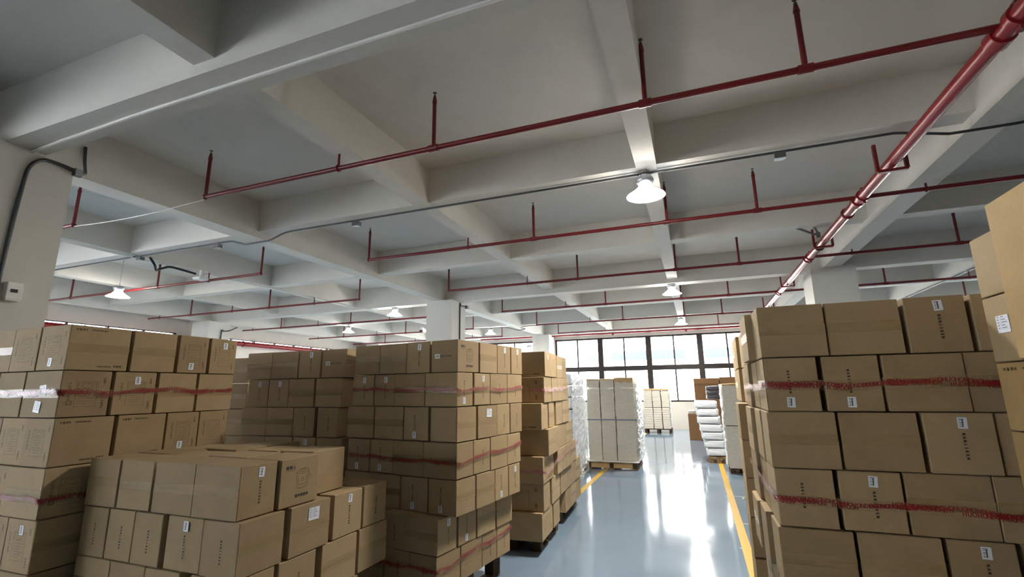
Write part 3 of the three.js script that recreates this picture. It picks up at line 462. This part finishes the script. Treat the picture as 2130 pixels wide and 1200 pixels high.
// D: tall stack mid left
{
  const name = 'tall stack mid left', P = [-1.79, -3.47], phi = R(-7.9), ys = [2.06, 1.793, 1.52, 1.247, 0.97, 0.705, 0.452, 0.195], y = (i) => [ys[i + 1], ys[i]];
  buildStack({ P, phi, name, group: 'cartons of the tall stack mid left', mats: kraft, rows: [
    { y: y(0), f: [[0, 0.27, 'R'], [0.287, 0.541, 'Nt'], [0.541, 0.843, 'T'], [0.845, 1.154, 'T']], s: [[0, 0.32, 'L'], [0.327, 0.622, 'T'], [0.63, 0.88, 'Nt'], [0.893, 1.121, 'Nt']] },
    { y: y(1), f: [[0, 0.325, 'T'], [0.327, 0.662, 'T'], [0.663, 0.905, 'Nt'], [0.906, 1.17, 'Nt']], s: [[0, 0.228, 'Nb'], [0.24, 0.502, 'Nt'], [0.504, 0.81, 'N'], [0.812, 1.109, 'N']] },
    { y: y(2), f: [[0, 0.262, 'Nb'], [0.283, 0.552, 'Nb'], [0.553, 0.883, 'T'], [0.884, 1.214, 'T']], s: [[0, 0.28, 'T'], [0.296, 0.616, 'Tw'], [0.618, 0.854, 'N'], [0.866, 1.098, 'N']] },
    { y: y(3), f: [[0, 0.322, 'T'], [0.325, 0.656, 'T'], [0.658, 0.918, 'Nb'], [0.919, 1.182, 'Nb']], s: [[0, 0.232, 'Nb'], [0.238, 0.499, 'N'], [0.5, 0.799, 'T'], [0.8, 1.064, 'N']] },
    { y: y(4), f: [[0, 0.27, 'Nb'], [0.28, 0.559, 'Nb'], [0.56, 0.88, 'T'], [0.881, 1.213, 'T']], s: [[0, 0.27, 'T'], [0.277, 0.573, 'T'], [0.581, 0.816, 'Nb'], [0.823, 1.041, 'Nt']] },
    { y: y(5), off: [-0.08, 0.112], f: [[0, 0.313, 'T'], [0.315, 0.57, 'N'], [0.575, 0.83, 'N'], [0.83, 1.1, 'N']], s: [[0, 0.244, 'Nt'], [0.258, 0.517, 'Nb'], [0.527, 0.825, 'T'], [0.843, 1.13, 'T']] },
    { y: y(6), off: [-0.088, 0.118], f: [[0, 0.258, 'N'], [0.26, 0.51, 'N'], [0.53, 0.84, 'T'], [0.84, 1.1, 'N']], s: [[0, 0.31, 'T'], [0.313, 0.62, 'T'], [0.628, 0.87, 'N'], [0.872, 1.11, 'N']] },
  ] });
  const L = (s, t) => [P[0] - s * Math.cos(phi) + t * Math.sin(phi) * -1, P[1] + s * Math.sin(phi) - t * Math.cos(phi)];
  const cc = L(0.68, 0.46); pallet('dark wooden pallet under the tall middle stack', cc[0], cc[1], 1.0, 1.0, 0.193, phi);
  const band = (yy, a, b, o = 0, dx = 0.012) => { const p0 = L(1.15 + o, -0.014 - (o ? 0.118 : 0)), p1 = L(-dx + (o ? 0.088 : 0), -0.014 - (o ? 0.118 : 0)), p2 = L(-dx + (o ? 0.088 : 0), b - (o ? 0.118 : 0)); return [[p0[0], yy, p0[1]], [p1[0], yy - 0.01, p1[1]], [p2[0], yy + a, p2[1]]]; };
  tapeBand('red printed tape round the second row of the tall middle stack', redTape, band(1.66, 0.0, 1.1)); tapeBand('red printed tape round the fourth row of the tall middle stack', redTape, band(1.1, 0.04, 1.06)); tapeBand('red printed tape round the bottom row of the tall middle stack', redTape, band(0.36, 0.03, 1.12, 0.001));
}
// E: printed stacks along the left yellow line
{
  const phi = R(3.3), ys = (i) => [0.14 + 0.2735 * (6 - i), 0.14 + 0.2735 * (7 - i)], rowsE = [
    [[0.12, 0.41, 'Pt'], [0.41, 0.69, 'P'], [0.84, 1.15, 'T', -0.03], [1.15, 1.44, 'P', -0.03]],
    [[0.08, 0.44, 'T'], [0.46, 0.78, 'T'], [0.78, 1.1, 'T'], [1.1, 1.43, 'P']],
    [[0.0, 0.29, 'P'], [0.32, 0.59, 'T'], [0.71, 1.05, 'P'], [1.05, 1.49, 'T']],
    [[0.165, 0.45, 'T', 0.04], [0.45, 0.734, 'P', 0.04], [0.78, 1.06, 'P'], [1.06, 1.3, 'P'], [1.3, 1.72, 'T']],
    [[0.11, 0.37, 'P'], [0.37, 0.6, 'P'], [0.72, 0.97, 'P', 0.02], [0.97, 1.23, 'P', 0.02], [1.23, 1.66, 'T', 0.02], [1.68, 2.0, 'T']],
    [[0.14, 0.44, 'P'], [0.51, 0.94, 'T'], [1.0, 1.36, 'P'], [1.36, 1.7, 'P'], [1.7, 2.0, 'P'], [2.0, 2.36, 'T']],
    [[0.1, 0.57, 'P'], [0.62, 0.95, 'P'], [1.3, 1.65, 'P'], [1.65, 2.0, 'T'], [2.0, 2.4, 'P']]];
  buildStack({ P: [-1.577, -4.858], phi, name: 'printed stack by aisle', group: 'cartons of the printed stack by the aisle', mats: kraft, sideD: { P: 0.6, T: 0.6, B: 0.6, Q: 0.6 }, rows: rowsE.map((s, i) => ({ y: ys(i), off: [0.011 * (6 - i), 0], f: [], s: s, zc: ['Q', 'P', 'Q', 'P', 'Q', 'P', 'B'][i] })) });
  pallet('dark wooden pallet under the printed stack by the aisle', -1.98, -5.52, 0.6, 0.84, 0.138, phi); pallet('dark wooden pallet further back under the printed stack', -2.08, -6.78, 0.6, 1.1, 0.138, phi);
  const d = [-Math.sin(phi), -Math.cos(phi)], at = (x, s) => [x + d[0] * s + 0.012, -4.858 + d[1] * s];
  const q = (x, s, y) => { const p = at(x, s); return [p[0], y, p[1]]; };
  tapeBand('pinkish printed tape round the second row of the printed stack', pinkTape, [q(-1.9, 0.066, 1.63), q(-1.522, 0.066, 1.63), q(-1.522, 1.44, 1.66)], 0.06); tapeBand('pinkish printed tape round the fifth row of the printed stack', pinkTape, [q(-1.9, 0.09, 0.8), q(-1.53, 0.09, 0.8), q(-1.53, 0.72, 0.85), q(-1.53, 2.0, 0.92)], 0.06);
}
// S: large right stack
{
  const ys = [2.067, 1.796, 1.524, 1.2525, 0.981, 0.7095, 0.438, 0.166], y = (i) => [ys[i + 1], ys[i]], name = 'large right stack';
  buildStack({ P: [0.325, -2.82], hand: -1, name, group: 'cartons of the large right stack', mats: kraft, rows: [
    { y: y(0), f: [[0, 0.31, 'T'], [0.312, 0.63, 'T'], [0.645, 0.89, 'Nt'], [0.905, 1.2, 'B']], s: [[0, 0.255, 'N'], [0.26, 0.62, 'T', 0.03], [0.63, 0.94, 'T']] },
    { y: y(1), off: [0.005, 0], f: [[0, 0.245, 'Nb'], [0.262, 0.508, 'Nb'], [0.516, 0.829, 'T'], [0.83, 1.14, 'T']], s: [[0, 0.31, 'T'], [0.32, 0.56, 'N'], [0.6, 0.86, 'N', 0.02]] },
    { y: y(2), off: [-0.01, 0], f: [[0, 0.307, 'T'], [0.315, 0.632, 'T'], [0.65, 0.91, 'Nt'], [0.915, 1.2, 'N']], s: [[0, 0.26, 'N'], [0.27, 0.53, 'N'], [0.57, 0.9, 'T', 0.015]] },
    { y: y(3), off: [-0.002, 0], f: [[0, 0.251, 'Ni'], [0.27, 0.523, 'Nt'], [0.53, 0.851, 'T'], [0.852, 1.16, 'T']], s: [[0, 0.31, 'T'], [0.32, 0.6, 'N'], [0.61, 0.92, 'N', 0.02]] },
    { y: y(4), off: [-0.014, 0], f: [[0, 0.312, 'T'], [0.324, 0.645, 'T'], [0.655, 0.905, 'Nt'], [0.92, 1.2, 'N']], s: [[0, 0.25, 'N'], [0.3, 0.57, 'N', 0.02], [0.58, 0.88, 'T', 0.03]] },
    { y: y(5), f: [[0, 0.25, 'N'], [0.27, 0.52, 'N'], [0.53, 0.85, 'T']], s: [[0, 0.31, 'T'], [0.33, 0.58, 'N'], [0.6, 0.9, 'T']] },
    { y: y(6), f: [[0, 0.31, 'T'], [0.32, 0.64, 'T'], [0.65, 0.9, 'N']], s: [[0, 0.25, 'N'], [0.27, 0.55, 'N'], [0.57, 0.88, 'T']] },
  ] });
  pallet('dark wooden pallet under the large right stack', 0.93, -3.35, 1.15, 1.05, 0.164);
  tapeBand('red printed tape round the second row of the large right stack', redTape, [[0.298, 1.64, -3.68], [0.318, 1.65, -2.808], [0.9, 1.655, -2.808], [1.47, 1.655, -2.808]], 0.06, 0.004); tapeBand('red printed tape round the fourth row of the large right stack', redTape, [[0.29, 1.17, -3.72], [0.311, 1.105, -2.808], [0.9, 1.1, -2.808], [1.47, 1.085, -2.808]], 0.055, 0.003);
}
// L: stack behind it, further down the aisle
{
  const Y = rowsY(2.07, 0.272, 7, 0.15), name = 'stack behind right stack';
  buildStack({ P: [0.345, -4.15], hand: -1, name, group: 'cartons behind the large right stack', mats: kraft, rows: Y.map((y, i) => { const low = i > 1; return { y, off: [low ? -0.065 : 0.01, 0], f: [[0, 0.31, 'B'], [0.32, 0.6, 'B']], s: [[0, 0.28, 'N'], [0.31, 0.58, 'N', low ? -0.08 : 0.02], [0.64, 0.9, 'T', low ? -0.085 : 0.008], [0.95, 1.22, 'N', low ? -0.09 : -0.006]] }; }) });
  pallet('dark wooden pallet behind the large right stack', 0.72, -4.75, 0.75, 1.2, 0.148);
}
// N: near stack at the right edge of the view
{
  const name = 'near right edge stack', ys = [2.27, 2.008, 1.735, 1.463, 1.173, 0.9, 0.63, 0.36, 0.14];
  const put = (x, y0, y1, z0, z1, w, code, label, mats = kraft) => carton(x + w / 2, y0, (z0 + z1) / 2, w, y1 - y0 - GAP, z1 - z0 - GAP, 0, [['m', code]], label, 'cartons at the near right edge', mats);
  put(1.18, ys[1], ys[0], -2.62, -2.3, 0.4, 'B', 'plain upper carton behind the big tan carton at the right edge'); put(1.18, ys[2], ys[1], -2.62, -2.3, 0.4, 'Bt', 'carton with white sheet beside the big tan carton, right edge');
  put(1.1, ys[2], 2.33, -2.29, -1.62, 0.65, 'B', 'big tan carton with dented edge, nearest at the right', kraftBright);
  { const c = scene.children[scene.children.length - 1]; part(c, 'lid_flap', bx(0.3, 0.006, 0.62), kraftBright[1], -0.17, 0.605, 0.0, 0, 0, 0.16); part(c, 'lid_flap', bx(0.3, 0.006, 0.62), kraftBright[0], 0.17, 0.605, 0.0, 0, 0, -0.1); }
  { const m = single('sheet_label', 'white paper sheet stuck on a carton at the right edge', 'paper label', bigStickerGeo, sheetLabelMat, 1.1785, 1.885, -2.5, -Math.PI / 2); m.rotation.set(0, -Math.PI / 2, 0); }
  for (let i = 2; i < 8; i++) for (let k = 0; k < 2; k++) { const c = i % 2 ? -2.02 : -2.08; put(1.18 + (k ? 0.01 : 0), ys[i + 1], ys[i], k ? c : -2.62, k ? -1.5 : c, 0.5, i === 2 && !k ? 'Q' : 'B', `tan carton, ${ORD[i]} row down, ${k ? 'nearer' : 'farther'} column of the right edge stack`, kraftBright); }
  pallet('wooden pallet under the near right edge stack', 1.45, -2.06, 0.55, 1.1, 0.138);
}

// ───────────────────────── white goods at the end of the aisle
function sheetBundle(name, label, x0, x1, y0, y1, z0, z1, n, mat, jit, group) {
  const geos = [], h = (y1 - y0) / n; let dx = 0, dz = 0;
  for (let i = 0; i < n; i++) { dx = dx * 0.8 + rr(-jit, jit) * 0.6; dz = dz * 0.8 + rr(-jit, jit) * 0.6; const g = new THREE.BoxGeometry(x1 - x0 - rr(0, jit), h * 0.94, z1 - z0 - rr(0, jit)); g.translate(dx, (i + 0.5) * h, dz); geos.push(g); }
  const g = thing(name, label, 'sheet bundle', (x0 + x1) / 2, y0, (z0 + z1) / 2, 0, group); part(g, 'sheets', metreUV(mergeGeometries(geos)), mat); return g;
}
function tornCover(parent, w, d, drop, y) {            // kraft cover sheet with a ragged hanging edge
  const nx = 24, pos = [], idx = [], uv = [], rows = [[-d / 2, 0], [d / 2 - 0.01, 0.002], [d / 2 + 0.006, -0.01], [d / 2 + 0.008, -1]];
  for (let j = 0; j < rows.length; j++) for (let i = 0; i <= nx; i++) { const x = -w / 2 + w * i / nx, e = rows[j][1] === -1 ? -drop * (0.75 + 0.3 * noise.noise(x * 9, 3.1, w) + 0.16 * noise.noise(x * 40, 1.3, 2)) : rows[j][1] + 0.012 * noise.noise(x * 7, rows[j][0] * 6, 5); pos.push(x, e, rows[j][0]); uv.push(x, rows[j][0] + e); if (i && j) { const a = j * (nx + 1) + i; idx.push(a - nx - 2, a - 1, a - nx - 1, a - nx - 1, a - 1, a); } }
  const g = new THREE.BufferGeometry(); g.setAttribute('position', new THREE.Float32BufferAttribute(pos, 3)); g.setAttribute('uv', new THREE.Float32BufferAttribute(uv, 2)); g.setIndex(idx); g.computeVertexNormals(); const m = part(parent, 'cover_sheet', g, tanTwo, 0, y, 0); m.userData.label = 'ragged tan cover sheet'; return m;
}
const tanTwo = M.tan.clone(); tanTwo.side = THREE.DoubleSide;
function filmWall(label, x, y0, y1, z0, z1, normalX, amp = 0.03) {
  const nu = 40, nv = 60, pos = [], idx = [], uv = [];
  for (let j = 0; j <= nv; j++) for (let i = 0; i <= nu; i++) { const z = z0 + (z1 - z0) * i / nu, y = y0 + (y1 - y0) * j / nv, b = amp * (0.6 + 0.7 * noise.noise(z * 9, y * 12, x) + 0.5 * noise.noise(z * 24, y * 30, 3)); pos.push(x + normalX * b, y, z); uv.push(z, y); if (i && j) { const a = j * (nu + 1) + i; idx.push(a - nu - 2, a - nu - 1, a - 1, a - nu - 1, a, a - 1); } }
  const g = new THREE.BufferGeometry(); g.setAttribute('position', new THREE.Float32BufferAttribute(pos, 3)); g.setAttribute('uv', new THREE.Float32BufferAttribute(uv, 2)); g.setIndex(idx); g.computeVertexNormals(); return single('stretch_film', label, 'plastic film', g, M.film);
}
{ // G: white sheet bundles on a pallet, left of the aisle
  const xs = [-2.29, -1.99, -1.68, -1.27], tag = ['left', 'middle', 'right'], top = [1.84, 1.84, 1.86];
  for (let t = 0; t < 2; t++) for (let k = 0; k < 3; k++) { const y0 = t ? 1.0 : 0.165, y1 = t ? top[k] : 0.975; const b = sheetBundle('sheet_bundle', `${t ? 'upper' : 'lower'} ${tag[k]} white sheet bundle on the wrapped pallet`, xs[k] + 0.008, xs[k + 1] - 0.008, y0, y1, -11.6, -10.55, 60, M.sheet, 0.006, 'white sheet bundles on the wrapped pallet'); if (t) tornCover(b, xs[k + 1] - xs[k] - 0.02, 1.05, k === 2 ? 0.13 : 0.03, y1 - y0 + 0.006); }
  const st = single('strap', 'blue grey strap round the middle of the white bundles', 'strap', bx(1.035, 0.022, 1.062), M.strap, -1.78, 0.9875, -11.075);
  const pl = thing('pallet', 'pale wooden pallet under the white sheet bundles', 'pallet', -1.8, 0, -11.0); part(pl, 'top_sheet', bx(1.12, 0.012, 1.2), M.whitePlastic, 0, 0.156, -0.02); for (let i = 0; i < 6; i++) part(pl, 'deck_board', bx(1.02, 0.02, 0.12), M.wood, 0.0, 0.139, -0.5 + i * 0.2); for (const sx of [-1, 0, 1]) { part(pl, 'stringer', bx(0.08, 0.1, 1.1), M.darkWood, sx * 0.47, 0.078, 0); part(pl, 'runner', bx(0.1, 0.02, 1.1), M.wood, sx * 0.47, 0.015, 0); } part(pl, 'fascia', bx(0.98, 0.1, 0.03), M.tan, 0.0, 0.075, 0.52);
  filmWall('crinkled clear film on the aisle side of the white bundles', -1.255, 0.17, 1.86, -11.6, -10.54, 1, 0.05);
}
{ // H: small bundles by the far wall
  const xs = [-1.95, -1.62, -1.3, -1.02], tag = ['left', 'middle', 'right'];
  for (let t = 0; t < 2; t++) for (let k = 0; k < 3; k++) { const b = sheetBundle('sheet_bundle', `${t ? 'upper' : 'lower'} ${tag[k]} cream bundle below the far window`, xs[k] + 0.012, xs[k + 1] - 0.012, t ? 0.93 : 0.16, t ? 1.6 : 0.915, -19.7, -18.95, 9, M.sheet, 0.012, 'cream bundles below the far window'); if (t) tornCover(b, xs[k + 1] - xs[k] - 0.02, 0.76, 0.08, 0.675); }
  pallet('dark pallet under the cream bundles by the window', -1.48, -19.32, 0.95, 0.8, 0.15);
  filmWall('clear film on the side of the cream bundles', -1.015, 0.2, 1.55, -19.7, -18.94, 1, 0.03);
}
function bagGeo(w, h, d, s, e1 = 0.42, e2 = 0.4) {           // soft packed bag: superellipsoid with lumps
  const g = new THREE.SphereGeometry(1, 28, 18), p = g.attributes.position, f = (v, e) => Math.sign(v) * Math.pow(Math.abs(v), e);
  for (let i = 0; i < p.count; i++) { const x = p.getX(i), y = p.getY(i), z = p.getZ(i), k = 0.98 + 0.03 * noise.noise(x * 3 + s, y * 3, z * 3) + 0.02 * noise.noise(x * 9, y * 9 + s, z * 9); p.setXYZ(i, f(x, e1) * w / 2 * k, f(y, e2) * h / 2 * k, f(z, e1) * d / 2 * k); }
  g.computeVertexNormals(); return g;
}
{ // F: tall white wrapped columns left of the aisle
  for (let k = 0; k < 2; k++) { for (let i = 0; i < 8; i++) { const h = 0.222; single('wrapped_bag', `white film wrapped bag, ${ORD[7 - i]} down, ${k ? 'farther' : 'nearer'} column behind the printed stack`, 'bag', bagGeo(0.62, h * 0.99, 0.6, i * 3 + k, 0.16, 0.2), M.bag, -2.56 + (i % 2) * 0.012, 0.155 + h * (i + 0.5), -9.25 - k * 0.62, 0, 'white bags behind the printed stack'); } }
  pallet('grey pallet under the white wrapped columns', -2.56, -9.58, 0.68, 1.3, 0.14, 0, M.sheetCool);
  filmWall('clear film over the white wrapped columns', -2.235, 0.16, 1.93, -10.15, -8.95, 1, 0.03);
}
{ // J: white bag pile, dark bundle on it, right of the aisle
  const n = 7, h = 1.2 / n; for (let i = 0; i < n; i++) single('wrapped_bag', `white packed bag, ${ORD[n - 1 - i]} down the leaning pile right of the aisle`, 'bag', bagGeo(0.5 - (i < 2 ? 0.08 : 0) + rr(-0.025, 0.025), h * 0.985, 0.62, 40 + i, 0.22, 0.3), M.bag, 0.27 - 0.022 * i, 0.145 + h * (i + 0.5), -12.2, rr(-0.04, 0.04), 'white bags of the leaning pile');
  pallet('small dark pallet under the leaning bag pile', 0.31, -12.2, 0.4, 0.6, 0.135, 0, M.wood);
  for (let i = 0; i < 3; i++) single('dark_bundle', `dark navy wrapped bundle, ${ORD[2 - i]} down on the white bags`, 'bundle', bagGeo(0.32, 0.096, 0.4, 70 + i, 0.3, 0.3), M.darkBag, 0.33, 1.42 + 0.1 * i, -12.25, 0, 'dark bundles on the bags');
}
{ // K: tall wrapped bundles right of the aisle
  for (let t = 0; t < 2; t++) { const b = sheetBundle('sheet_bundle', `${t ? 'upper' : 'lower'} tall pale bundle wrapped in film, right of the aisle`, 0.46, 0.95, t ? 0.9 : 0.1, t ? 1.7 : 0.885, -11.35, -10.6, 50, M.sheet, 0.006, 'tall pale bundles right of the aisle'); if (t) tornCover(b, 0.49, 0.75, 0.05, 0.806); }
  pallet('dark pallet under the tall pale bundles', 0.71, -10.98, 0.48, 0.74, 0.1);
  filmWall('clear film on the aisle side of the tall pale bundles', 0.45, 0.12, 1.7, -11.35, -10.59, -1, 0.03);
}
{ // I: open carton with scraps, and two big cartons at the end
  const g = thing('scrap_carton', 'brown carton filled with scraps standing alone near the window', 'carton', -0.13, 0, -16.98); part(g, 'body', rbx(0.46, 0.8, 0.42), kraftDark[0], 0, 0.4, 0); part(g, 'sticker', bx(0.06, 0.05, 0.002), M.whitePlastic, 0.06, 0.7, 0.212);
  [[-0.12, 0.09, M.sheet], [0.11, -0.09, M.bag], [0.1, 0.1, M.black], [-0.11, -0.1, M.sheet]].forEach(([x, z, m], i) => single('scrap_bag', `crumpled scrap bag on the lone carton, ${ORD[i]} of four`, 'bag', bagGeo(0.2, 0.11, 0.18, 90 + i), m, -0.13 + x, 0.852 + (i % 2) * 0.008, -16.98 + z, 0, 'scraps on the lone carton'));
  [['left', -0.11, 0.69, 1.93, 0], ['right', 0.7, 1.45, 1.96, 1]].forEach(([w, a, b, t, k]) => { const c = thing('large_carton', `large ${w} brown carton wrapped in film near the far window`, 'carton', (a + b) / 2, 0.14, -17.75); part(c, 'body', rbx(b - a - 0.01, t - 0.14, 0.7), kraftDark[1 + k], 0, (t - 0.14) / 2, 0); for (const s of [-1, 1]) part(c, 'lid_flap', bx(b - a - 0.02, 0.16, 0.006), kraftDark[0], 0, t - 0.24, s * 0.352); });
  pallet('dark pallet under the two large brown cartons', 0.67, -17.75, 1.5, 0.7, 0.138);
}
single('paper_scrap', 'small white scrap lying on the floor by the right line', 'scrap', new THREE.DodecahedronGeometry(0.02), M.whitePlastic, 0.5, 0.012, -8.3);

renderer.render(scene, camera);
